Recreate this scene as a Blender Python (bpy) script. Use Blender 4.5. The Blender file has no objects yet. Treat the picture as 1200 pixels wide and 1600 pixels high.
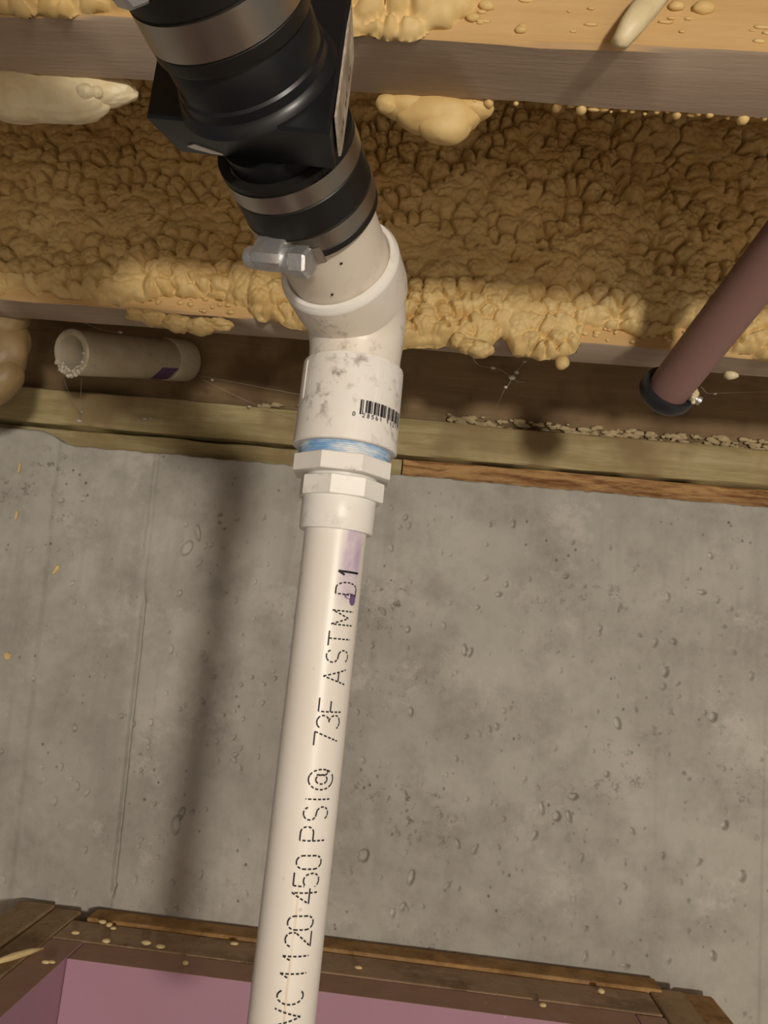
import bpy, math, random
import numpy as np
from mathutils import Vector, Matrix, noise as mnoise

scene = bpy.context.scene
ZC = 0.95                      # height of the camera above the crawl-space floor
# ------------------------------------------------------------------ camera
cam_data = bpy.data.cameras.new('camera')
cam_data.sensor_fit = 'HORIZONTAL'
cam_data.sensor_width = 36.0
cam_data.lens = 36.0            # focal length 1200 px for a 1200 px wide frame
cam_data.clip_start = 0.01
cam = bpy.data.objects.new('camera', cam_data)
scene.collection.objects.link(cam)
_r = Vector((0.9940671, 0.04322191, 0.09981213))
_u = Vector((-0.09164835, -0.16135297, 0.98263208))
_f = Vector((-0.05857621, 0.98594984, 0.15643447))
cam.matrix_world = Matrix(((_r.x, _u.x, -_f.x, 0), (_r.y, _u.y, -_f.y, 0), (_r.z, _u.z, -_f.z, ZC), (0, 0, 0, 1)))
scene.camera = cam
# ------------------------------------------------------------------ world, lamps, exposure
world = bpy.data.worlds.new('world')
scene.world = world
world.use_nodes = True
world.node_tree.nodes['Background'].inputs[0].default_value = (1.0, 0.94, 0.84, 1)
world.node_tree.nodes['Background'].inputs[1].default_value = 0.13


def lamp(name, loc, energy, radius, col):
    d = bpy.data.lights.new(name, 'POINT')
    d.energy = energy
    d.shadow_soft_size = radius
    d.color = col
    o = bpy.data.objects.new(name, d)
    o.location = (loc[0], loc[1], loc[2] + ZC)
    scene.collection.objects.link(o)
    return o


lamp('crawl_space_lamp', (0.95, -2.40, -0.03), 216.0, 0.12, (1.0, 0.91, 0.79))
vs = scene.view_settings
vs.view_transform = 'Standard'
vs.look = 'None'
vs.gamma = 1.0
vs.use_curve_mapping = False
vs.exposure = 0.0

# ================================================================== helpers
C = scene.collection
PI = math.pi
rng = np.random.default_rng(7)
random.seed(5)


class MB:
    """collects vertices (camera-relative metres) and faces"""
    def __init__(self):
        self.v, self.f = [], []

    def add(self, verts, faces):
        n = len(self.v)
        self.v.extend([tuple(map(float, p)) for p in verts])
        self.f.extend([tuple(i + n for i in q) for q in faces])
        return self

    def box(self, x0, x1, y0, y1, z0, z1):
        return self.add([(x0, y0, z0), (x1, y0, z0), (x1, y1, z0), (x0, y1, z0), (x0, y0, z1), (x1, y0, z1), (x1, y1, z1), (x0, y1, z1)],
                        [(0, 3, 2, 1), (4, 5, 6, 7), (0, 1, 5, 4), (1, 2, 6, 5), (2, 3, 7, 6), (3, 0, 4, 7)])

    def rings(self, rings, close=False, cap0=True, cap1=True):
        n = len(rings[0])
        v = [p for r in rings for p in r]
        f = []
        m = len(rings)
        for i in range(m if close else m - 1):
            a, b = i * n, ((i + 1) % m) * n
            for j in range(n):
                k = (j + 1) % n
                f.append((a + j, a + k, b + k, b + j))
        if not close:
            if cap0:
                f.append(tuple(range(n))[::-1])
            if cap1:
                f.append(tuple((m - 1) * n + j for j in range(n)))
        return self.add(v, f)

    def lathe(self, prof, fr, seg=72, close=False, cap0=True, cap1=True):
        """prof: (r, t) pairs; fr = (origin, u, v, a)"""
        o, u, v, a = [np.array(q, float) for q in fr]
        th = np.linspace(0, 2 * PI, seg, endpoint=False)
        rr = [o + a * t + r * (np.cos(th)[:, None] * u + np.sin(th)[:, None] * v) for r, t in prof]
        return self.rings(rr, close, cap0, cap1)

    def tube(self, pts, rad, seg=40, cap0=True, cap1=True):
        pts = [np.array(p, float) for p in pts]
        n = len(pts)
        if not hasattr(rad, '__len__'):
            rad = [rad] * n
        T = []
        for i in range(n):
            d = pts[min(i + 1, n - 1)] - pts[max(i - 1, 0)]
            T.append(d / np.linalg.norm(d))
        ref = np.array([1.0, 0, 0]) if abs(T[0][0]) < .8 else np.array([0, 1.0, 0])
        th = np.linspace(0, 2 * PI, seg, endpoint=False)
        rr = []
        u = ref
        for i in range(n):
            u = u - T[i] * (u @ T[i])
            u = u / np.linalg.norm(u)
            w = np.cross(T[i], u)
            rr.append(pts[i] + rad[i] * (np.cos(th)[:, None] * u + np.sin(th)[:, None] * w))
        return self.rings(rr, False, cap0, cap1)

    def prism(self, poly, t0, t1, fr, s0=1.0, s1=1.0, bevel=0.0):
        o, u, v, a = [np.array(q, float) for q in fr]
        P = np.array(poly, float)
        cen = P.mean(0)
        lev = [(t0, s0), (t1, s1)]
        if bevel:
            e = bevel / np.linalg.norm(P - cen, axis=1).mean()
            lev = [(t0, s0 - e), (t0 + bevel, s0), (t1 - bevel, s1), (t1, s1 - e)]
        rr = []
        for t, s in lev:
            Q = cen + (P - cen) * s
            rr.append(o + a * t + Q[:, :1] * u + Q[:, 1:] * v)
        return self.rings(rr)

    def blob(self, c, rad, amp=.25, freq=1.6, sub=3, seed=0, fine=0.0):
        V, F = ico(sub)
        off = Vector((seed * 3.17, seed * 1.31, -seed * 2.7))
        out = []
        for p in V:
            q = Vector(p)
            d = 1 + amp * mnoise.noise(q * freq + off)
            if fine:
                d += fine * (0.5 - mnoise.voronoi(q * freq * 2.2 + off)[0][0])
            out.append((c[0] + p[0] * rad[0] * d, c[1] + p[1] * rad[1] * d, c[2] + p[2] * rad[2] * d))
        return self.add(out, F)


_ico = {}


def ico(sub):
    if sub in _ico:
        return _ico[sub]
    import bmesh
    bm = bmesh.new()
    bmesh.ops.create_icosphere(bm, subdivisions=sub, radius=1.0)
    bm.verts.ensure_lookup_table()
    V = [tuple(v.co) for v in bm.verts]
    F = [tuple(v.index for v in f.verts) for f in bm.faces]
    bm.free()
    _ico[sub] = (V, F)
    return V, F


def wpos(o):
    p = Vector((0, 0, 0))
    while o is not None:
        p = p + o.location
        o = o.parent
    return p


def obj(name, mb, mat, parent=None, smooth=40, origin=None, kind=None, bevel=0.0):
    """link collected geometry as ONE mesh object; parent=None puts the origin under its middle"""
    V = np.array(mb.v, float)
    V[:, 2] += ZC
    if parent is not None:
        base = np.array(wpos(parent))
        loc = (0, 0, 0)
    else:
        if origin is None:
            base = np.array([(V[:, 0].min() + V[:, 0].max()) / 2, (V[:, 1].min() + V[:, 1].max()) / 2, V[:, 2].min()])
        else:
            base = np.array([origin[0], origin[1], origin[2] + ZC])
        loc = tuple(base)
    me = bpy.data.meshes.new(name)
    me.from_pydata((V - base).tolist(), [], mb.f)
    me.update()
    if smooth:
        for p in me.polygons:
            p.use_smooth = True
        if smooth < 180:
            me.set_sharp_from_angle(angle=math.radians(smooth))
    me.materials.append(mat)
    o = bpy.data.objects.new(name, me)
    o.location = loc
    if parent is not None:
        o.parent = parent
    C.objects.link(o)
    if kind:
        o['kind'] = kind
    if bevel:
        m = o.modifiers.new('bevel', 'BEVEL')
        m.width = bevel
        m.segments = 2
        m.limit_method = 'ANGLE'
    return o


def tag(o, label, cat=None, group=None):
    o['label'] = label
    if cat:
        o['category'] = cat
    if group:
        o['group'] = group
    return o


def thing(name, base, label, cat, group=None):
    o = bpy.data.objects.new(name, None)
    o.location = (base[0], base[1], base[2] + ZC)
    o.empty_display_size = 0.02
    C.objects.link(o)
    return tag(o, label, cat, group)


# ------------------------------------------------------------------ node materials
class NT:
    def __init__(self, name, rough=0.7, metal=0.0, spec=0.3):
        self.m = bpy.data.materials.new(name)
        self.m.use_nodes = True
        self.t = self.m.node_tree
        self.b = self.t.nodes['Principled BSDF']
        self.b.inputs['Roughness'].default_value = rough
        self.b.inputs['Metallic'].default_value = metal
        self.b.inputs['Specular IOR Level'].default_value = spec
        self.co = self.t.nodes.new('ShaderNodeTexCoord').outputs['Object']

    def n(self, typ, **kw):
        nd = self.t.nodes.new('ShaderNode' + typ)
        for k, v in kw.items():
            if k.startswith('i_'):
                key = k[2:].replace('_', ' ')
                self.set(nd.inputs[key], v)
            else:
                setattr(nd, k, v)
        return nd

    def set(self, sock, v):
        if isinstance(v, bpy.types.NodeSocket):
            self.t.links.new(v, sock)
        else:
            sock.default_value = v

    def map(self, scale=(1, 1, 1), loc=(0, 0, 0), rot=(0, 0, 0), vec=None):
        nd = self.n('Mapping', i_Vector=vec or self.co, i_Scale=scale, i_Location=loc, i_Rotation=rot)
        return nd.outputs[0]

    def noise(self, scale, detail=4, rough=.55, vec=None, dist=0.0):
        return self.n('TexNoise', i_Vector=vec or self.co, i_Scale=scale, i_Detail=detail, i_Roughness=rough, i_Distortion=dist).outputs['Fac']

    def voro(self, scale, vec=None, feature='F1', rnd=1.0):
        return self.n('TexVoronoi', feature=feature, i_Vector=vec or self.co, i_Scale=scale, i_Randomness=rnd).outputs['Distance']

    def ramp(self, fac, a, b, lo=0.0, hi=1.0):
        return self.n('MapRange', i_Value=fac, i_From_Min=a, i_From_Max=b, i_To_Min=lo, i_To_Max=hi).outputs[0]

    def math(self, op, a, b=0.0):
        nd = self.n('Math', operation=op)
        self.set(nd.inputs[0], a)
        self.set(nd.inputs[1], b)
        return nd.outputs[0]

    def mix(self, fac, a, b):
        nd = self.n('Mix', data_type='RGBA')
        self.set(nd.inputs[0], fac)
        self.set(nd.inputs[6], a if isinstance(a, bpy.types.NodeSocket) else (*a, 1))
        self.set(nd.inputs[7], b if isinstance(b, bpy.types.NodeSocket) else (*b, 1))
        return nd.outputs[2]

    def xyz(self, vec=None):
        nd = self.n('SeparateXYZ')
        self.t.links.new(vec or self.co, nd.inputs[0])
        return nd.outputs

    def col(self, c):
        self.set(self.b.inputs['Base Color'], c if isinstance(c, bpy.types.NodeSocket) else (*c, 1))
        return self

    def bump(self, h, strength=.3, dist=.002):
        nd = self.n('Bump', i_Strength=strength, i_Distance=dist)
        self.t.links.new(h, nd.inputs['Height'])
        self.t.links.new(nd.outputs[0], self.b.inputs['Normal'])
        return self


def m_plain(name, c, rough=.6, metal=0.0, spec=.3, var=.12, scale=60, bump=0.0):
    N = NT(name, rough, metal, spec)
    f = N.noise(scale, 5)
    N.col(N.mix(f, tuple(x * (1 - var) for x in c), tuple(min(1, x * (1 + var)) for x in c)))
    if bump:
        N.bump(N.noise(scale * 4, 4), bump, .001)
    return N.m


def m_wood(name, dark, light, ring=60, along='x', rough=.75, contrast=1.0, blotch=None, dust=None):
    N = NT(name, rough, 0, .25)
    sc = (1.2, 14, 14) if along == 'x' else (14, 1.2, 14)
    v = N.map(scale=sc)
    g = N.noise(ring / 14, 5, .6, vec=v, dist=.6)
    g2 = N.noise(ring / 2, 3, .6, vec=v)
    fac = N.ramp(N.math('ADD', N.math('MULTIPLY', g, .75), N.math('MULTIPLY', g2, .25)), .5 - .22 / contrast, .5 + .22 / contrast)
    c = N.mix(fac, dark, light)
    if blotch:
        c = N.mix(N.ramp(N.noise(9, 3), .5, .66), c, blotch)
    if dust:
        d = N.noise(55, 6, .75)
        c = N.mix(N.ramp(d, .48, .66, 0, .7), c, dust)
        c = N.mix(N.ramp(N.noise(80, 5, .8, vec=N.map(loc=(2, 1, 5))), .60, .68, 0, .7), c, (.09, .055, .03))
        N.col(c)
        N.bump(d, .5, .002)
        return N.m
    N.col(c)
    N.bump(g2, .25, .001)
    return N.m


# concrete
def m_concrete():
    N = NT('concrete', .88, 0, .25)
    big = N.noise(3.2, 5, .6)
    mid = N.noise(14, 6, .65)
    fine = N.noise(90, 5, .7)
    c = N.mix(N.ramp(big, .35, .65), (.365, .352, .31), (.555, .54, .485))
    c = N.mix(N.ramp(mid, .42, .66, 0, .7), c, (.29, .27, .24))
    c = N.mix(N.ramp(fine, .35, .75, 0, .5), c, (.50, .47, .42))
    stre = N.noise(5, 4, .6, vec=N.map(scale=(5, 1, .55)))
    c = N.mix(N.ramp(stre, .55, .75, 0, .45), c, (.30, .28, .255))
    # lime-white scuffs
    sc = N.noise(11, 7, .75, vec=N.map(loc=(3.1, 0, 1.7)))
    c = N.mix(N.ramp(sc, .57, .66, 0, .6), c, (.60, .57, .52))
    # tiny air holes, their inner shade painted in as dark dots
    vd = N.voro(70, vec=N.map(scale=(1, 1, .8)))
    gate = N.ramp(N.noise(9, 3), .50, .62)
    dots = N.math('MULTIPLY', N.ramp(vd, .07, .16, 1, 0), gate)
    c = N.mix(N.math('MULTIPLY', dots, .75), c, (.085, .075, .065))
    # grimy speckle patches
    sp = N.math('MULTIPLY', N.ramp(N.noise(60, 4, .8), .55, .64), N.ramp(N.noise(6, 2, vec=N.map(loc=(7.3, 0, 2.2))), .60, .72))
    c = N.mix(N.math('MULTIPLY', sp, .7), c, (.12, .105, .09))
    N.col(c)
    h = N.math('ADD', N.math('MULTIPLY', mid, .5), N.math('SUBTRACT', fine, N.math('MULTIPLY', dots, 1.2)))
    N.bump(h, .35, .0015)
    return N.m


def m_foam():
    N = NT('spray_foam', .55, 0, .35)
    a = N.noise(7, 4)
    b = N.noise(60, 4)
    c = N.mix(N.ramp(a, .35, .65), (.60, .395, .145), (.72, .53, .24))
    c = N.mix(N.ramp(b, .4, .7, 0, .5), c, (.78, .61, .30))
    N.col(c)
    N.bump(b, .25, .0015)
    return N.m


def m_foam_pale():
    N = NT('spray_foam_pale', .45, 0, .4)
    b = N.noise(45, 4)
    N.col(N.mix(N.ramp(b, .35, .7), (.66, .54, .31), (.84, .76, .54)))
    N.bump(b, .2, .001)
    return N.m


def m_pvc(name, base, grime=.5, seed=0.0, yellow=(.70, .60, .47)):
    N = NT(name, .38, 0, .45)
    v = N.map(loc=(seed, seed * .7, -seed))
    c = N.mix(N.ramp(N.noise(22, 4, vec=v), .35, .7, 0, .55), base, yellow)
    d1 = N.math('MULTIPLY', N.ramp(N.noise(110, 6, .7, vec=v), .52, .66), N.ramp(N.noise(26, 3, vec=v), .43, .58))
    c = N.mix(N.math('MULTIPLY', d1, grime), c, (.28, .24, .20))
    N.col(c)
    N.bump(N.noise(160, 3), .06, .0005)
    return N.m


def m_pipe():
    """long white pipe: faint seam, purple primer stain near its top, tan runs"""
    N = NT('pvc_pipe', .36, 0, .45)
    X, Y, Z = N.xyz()
    ang = N.math('ARCTAN2', X, N.math('MULTIPLY', Y, -1.0))        # 0 faces the room, + to the right
    base = N.mix(N.ramp(N.noise(9, 4), .35, .65), (.76, .72, .66), (.80, .77, .72))
    # tan seam line beside the print
    wob = N.ramp(N.noise(14, 3), 0, 1, -.09, .09)
    seam = N.ramp(N.math('ABSOLUTE', N.math('SUBTRACT', N.math('ADD', ang, wob), .20)), .015, .05, 1, 0)
    seam = N.math('MULTIPLY', seam, N.ramp(N.noise(30, 3), .42, .6))
    low = N.ramp(Z, .20, .33, 1, 0)
    base = N.mix(N.math('MULTIPLY', N.math('MULTIPLY', seam, low), .5), base, (.60, .44, .22))
    # purple primer
    pz = N.ramp(Z, .350, .359)
    pa = N.math('MULTIPLY', N.ramp(N.math('ADD', ang, N.math('MULTIPLY', wob, 1.5)), .26, .52), N.ramp(ang, 1.05, 1.3, 1, 0))
    pn = N.ramp(N.noise(90, 5, vec=N.map(scale=(1, 1, .45))), .36, .6, .25, 1)
    pm = N.math('MULTIPLY', N.math('MULTIPLY', pz, pa), pn)
    base = N.mix(N.math('MULTIPLY', pm, .9), base, (.47, .35, .53))
    # small dark specks
    sp = N.math('MULTIPLY', N.ramp(N.voro(75), .06, .11, 1, 0), N.ramp(N.noise(11, 2), .56, .62))
    base = N.mix(N.math('MULTIPLY', sp, .7), base, (.25, .17, .13))
    N.col(base)
    return N.m


def m_pink():
    N = NT('pink_foam_board', .8, 0, .2)
    g = N.n('NewGeometry').outputs['Normal']
    up = N.ramp(N.xyz(g)[2], .5, .9)
    c = N.mix(N.noise(12, 4), (.46, .265, .345), (.51, .305, .39))
    dust = N.math('MULTIPLY', up, N.ramp(N.noise(30, 5, .7), .25, .5, .75, 1))
    c = N.mix(dust, c, N.mix(N.noise(55, 4), (.34, .21, .14), (.46, .30, .23)))
    sp = N.math('MULTIPLY', N.ramp(N.voro(60), .05, .10, 1, 0), N.ramp(N.noise(9, 2), .5, .6))
    c = N.mix(N.math('MULTIPLY', sp, .7), c, (.75, .62, .5))
    N.col(c)
    N.bump(N.noise(120, 3), .15, .001)
    return N.m


def m_osb():
    N = NT('rough_brown_board', .85, 0, .2)
    c = N.mix(N.ramp(N.noise(38, 5, .7), .35, .68), (.24, .13, .05), (.48, .29, .12))
    c = N.mix(N.ramp(N.noise(12, 3), .5, .7, 0, .6), c, (.34, .23, .12))
    N.col(c)
    N.bump(N.noise(150, 4, .7), .5, .002)
    return N.m


def m_joist():
    N = NT('joist_wood', .7, 0, .25)
    v = N.map(scale=(1.2, 14, 14))
    g = N.noise(4.3, 5, .6, vec=v, dist=.6)
    g2 = N.noise(30, 3, .6, vec=v)
    fac = N.ramp(N.math('ADD', N.math('MULTIPLY', g, .75), N.math('MULTIPLY', g2, .25)), .28, .72)
    c = N.mix(fac, (.37, .285, .215), (.47, .375, .295))
    side = N.ramp(N.math('ABSOLUTE', N.xyz(N.n('NewGeometry').outputs['Normal'])[1]), .5, .8)      # warmer orange tint on the wide faces only
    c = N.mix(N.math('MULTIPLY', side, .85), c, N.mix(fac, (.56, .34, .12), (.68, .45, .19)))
    N.col(c)
    N.bump(g2, .25, .001)
    return N.m


def m_steel():
    N = NT('clamp_steel', .38, 1.0, .5)
    N.col(N.mix(N.noise(40, 3), (.42, .38, .33), (.56, .52, .47)))
    return N.m


def m_zinc():
    N = NT('zinc_screw', .42, .85, .5)
    N.col(N.mix(N.noise(260, 5, .7), (.45, .46, .48), (.85, .86, .88)))
    N.bump(N.noise(500, 4), .4, .0006)
    return N.m


M = dict(
    concrete=m_concrete(), foam=m_foam(), foam_pale=m_foam_pale(), pipe=m_pipe(),
    elbow=m_pvc('pvc_elbow', (.77, .75, .71), .95, 1.3), adapter=m_pvc('pvc_adapter', (.80, .79, .77), .85, 4.1, (.74, .68, .58)),
    white=m_pvc('pvc_white', (.82, .81, .78), .3, 9.2, (.78, .76, .70)), stubp=m_pvc('pvc_stub', (.60, .53, .40), .4, 2.2, (.48, .40, .27)),
    upper=m_pvc('pvc_upper', (.72, .66, .57), .5, 6.6, (.66, .58, .48)),
    rubber=m_plain('black_rubber', (.013, .012, .011), .42, 0, .35, .3, 30, .05),
    abs=m_plain('black_plastic', (.010, .011, .013), .33, 0, .4, .3, 24, .05),
    steel=m_steel(), zinc=m_zinc(), pink=m_pink(), osb=m_osb(),
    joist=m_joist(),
    sill_green=m_wood('treated_wood', (.34, .27, .12), (.50, .42, .23), 50, contrast=2.0, blotch=(.30, .22, .11)),
    sill_brown=m_wood('brown_wood', (.20, .085, .03), (.52, .31, .13), 130, contrast=2.8),
    rim=m_wood('rim_wood', (.20, .13, .065), (.34, .24, .13), 40, blotch=(.16, .10, .05)),
    boxwood=m_wood('box_wood', (.30, .195, .115), (.44, .31, .20), 30, blotch=(.22, .14, .075), dust=(.46, .34, .24)),
    boxwood_y=m_wood('box_wood_side', (.29, .195, .10), (.43, .30, .17), 30, along='y', blotch=(.22, .14, .07), dust=(.44, .32, .20)),
    maroon=m_plain('maroon_plastic', (.27, .155, .14), .5, 0, .3, .08, 12),
    ink=m_plain('black_ink', (.02, .018, .022), .6), tape=None, label=None, web=m_plain('cobweb', (.52, .49, .42), .8),
    crumb=m_plain('foam_crumb', (.74, .58, .30), .6, 0, .3, .15, 300), dark=m_plain('dark_grit', (.03, .022, .016), .9),
    white_scuff=m_plain('white_scuff', (.75, .74, .72), .5), purple=m_plain('purple_primer', (.16, .10, .22), .5),
    floor=m_plain('crawl_floor', (.58, .55, .50), .9, 0, .2, .2, 6),
)
N = NT('thread_tape', .5, 0, .4)
N.col(N.mix(N.ramp(N.noise(70, 4, vec=N.map(scale=(1, 1, 3))), .38, .6), (.70, .74, .76), (.22, .42, .68)))
M['tape'] = N.m
N = NT('name_plate', .5, 0, .4)
N.col(N.mix(N.ramp(N.noise(130, 5, .7, vec=N.map(scale=(1, 1, .35))), .40, .6), (.27, .22, .17), (.62, .54, .45)))
M['label'] = N.m


# ------------------------------------------------------------------ numpy noises
def vnoise(x, y, seed):
    """smooth value noise, arrays, period free (hash grid)"""
    xi = np.floor(x).astype(int)
    yi = np.floor(y).astype(int)
    fx, fy = x - xi, y - yi
    fx = fx * fx * (3 - 2 * fx)
    fy = fy * fy * (3 - 2 * fy)

    def h(a, b):
        k = (a * 374761393 + b * 668265263 + seed * 1274126177) & 0x7fffffff
        k = ((k ^ (k >> 13)) * 1274126177) & 0x7fffffff
        return ((k ^ (k >> 16)) & 0xffff) / 65535.0
    return (h(xi, yi) * (1 - fx) + h(xi + 1, yi) * fx) * (1 - fy) + (h(xi, yi + 1) * (1 - fx) + h(xi + 1, yi + 1) * fx) * fy


def fbm(x, y, seed, oct=4):
    s, a, n = 0, 1, 0
    for i in range(oct):
        s = s + a * vnoise(x * 2 ** i, y * 2 ** i, seed + i)
        n += a
        a *= .5
    return s / n


def worley(x, y, seed):
    """F1 distance (cell units) and a random value of the nearest cell"""
    xi = np.floor(x).astype(int)
    yi = np.floor(y).astype(int)

    def h(a, b, s):
        k = (a * 374761393 + b * 668265263 + (seed + s) * 1274126177) & 0x7fffffff
        k = ((k ^ (k >> 13)) * 1274126177) & 0x7fffffff
        return ((k ^ (k >> 16)) & 0xffff) / 65535.0
    best = np.full(x.shape, 9.0)
    second = np.full(x.shape, 9.0)
    val = np.zeros(x.shape)
    for i in (-1, 0, 1):
        for j in (-1, 0, 1):
            a, b = xi + i, yi + j
            dx = a + h(a, b, 1) - x
            dy = b + h(a, b, 2) - y
            d = np.sqrt(dx * dx + dy * dy)
            m = d < best
            second = np.where(m, best, np.minimum(second, d))
            best = np.where(m, d, best)
            val = np.where(m, h(a, b, 3), val)
    return best, second, val


def smooth01(x):
    x = np.clip(x, 0, 1)
    return x * x * (3 - 2 * x)


def grid_faces(nx, nz, keep=None):
    i = np.arange(nx - 1)[None, :]
    j = np.arange(nz - 1)[:, None]
    a = (j * nx + i)
    q = np.stack([a, a + 1, a + nx + 1, a + nx], -1)
    if keep is not None:
        k = keep[:-1, :-1] | keep[1:, :-1] | keep[:-1, 1:] | keep[1:, 1:]
        q = q[k]
    return q.reshape(-1, 4)


def foam_sheet(name, x0, x1, z0, z1, step, yface, edge, base, amp, cell, seed, mat, label, closed_below=None, smoothness=None):
    nx, nz = int((x1 - x0) / step) + 1, int((z1 - z0) / step) + 1
    X, Z = np.meshgrid(np.linspace(x0, x1, nx), np.linspace(z0, z1, nz))
    wx = X + .0035 * (fbm(X / .02, Z / .02, seed + 40, 2) - .5) * 2
    wz = Z + .0035 * (fbm(X / .02, Z / .02, seed + 50, 2) - .5) * 2
    f1, g1, r1 = worley(wx / cell, wz / cell, seed)
    d1 = (1 - np.clip(f1 / .85, 0, 1) ** 2.2) * (.55 + .45 * r1)
    f2, g2, r2 = worley(wx / (cell * .5), wz / (cell * .5), seed + 9)
    d2 = (1 - np.clip(f2 / .85, 0, 1) ** 2.2) * (.5 + .5 * r2)
    lump = fbm(X / .07, Z / .06, seed + 3, 3)
    calm = smooth01((fbm(X / .11, Z / .09, seed + 21, 2) - .40) / .25)      # calm, smoother patches
    if smoothness is not None:
        calm = np.clip(calm + smoothness(X, Z), 0, 1)
    # sparse, deep, curved clefts between the lumps
    gate = smooth01((fbm(X / .020, Z / .020, seed + 66, 2) - .44) / .14)
    cleft = smooth01(1 - (g1 - f1) / .24) * gate + .14 * smooth01(1 - (g2 - f2) / .2)
    bumps = amp * (d1 * (1 - .55 * calm) + .24 * d2 * (1 - .7 * calm)) - amp * 1.3 * cleft * (1 - .35 * calm)
    E = edge(X) + .010 * (fbm(X / .016, Z * 0, seed + 5, 2) - .5) + .004 * (f1 - .45)
    s = Z - E
    Z = np.where(s < 0, np.minimum(E, Z + 2 * step), Z)
    prof = np.sqrt(np.clip(s / .020, 0, 1) * (2 - np.clip(s / .020, 0, 1)))
    T = prof * (base * (.45 + 1.1 * lump) + bumps)
    T = np.maximum(T, prof * base * .12)
    T = np.where((s < 0) & (Z > (closed_below or 0)), -.0006, T)
    V = np.stack([X, yface - T, Z], -1).reshape(-1, 3)
    F = grid_faces(nx, nz, s > -step)
    mb = MB()
    mb.v = [tuple(p) for p in V.tolist()]
    mb.f = [tuple(q) for q in F.tolist()]
    if closed_below is not None:                        # rounded back where the foam hangs free of the wood
        B = np.stack([X, yface + .35 * prof * base * 1.0 * smooth01((closed_below - Z) / .006), Z], -1)
        rows = int((closed_below + .004 - z0) / step) + 1
        keep = (s > -step)[:rows]
        Fb = grid_faces(nx, rows, keep)[:, ::-1]
        mb.add(B[:rows].reshape(-1, 3).tolist(), Fb.tolist())
    # drop unused vertices
    used = np.zeros(len(mb.v), bool)
    fa = np.array(mb.f)
    used[fa.ravel()] = True
    idx = np.cumsum(used) - 1
    va = np.array(mb.v)[used]
    mb.v = [tuple(p) for p in va.tolist()]
    mb.f = [tuple(q) for q in idx[fa].tolist()]
    o = obj(name, mb, mat, smooth=180, kind='stuff')
    return tag(o, label, 'spray foam')


def struct(name, mb, mat, smooth=0, **kw):
    o = obj(name, mb, mat, smooth=smooth, **kw)
    o['kind'] = 'structure'
    return o


# ================================================================== the setting
JH = .33                        # underside of the joists above the camera
tagged = tag(struct('floor', MB().box(-1.6, 1.6, -3.2, 1.30, -1.0, -.95), M['floor']), 'pale crawl space floor')
tag(struct('ceiling', MB().box(-1.6, 1.6, -3.2, 1.30, .632, .66), M['joist']), 'plywood subfloor above the joists')


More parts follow.
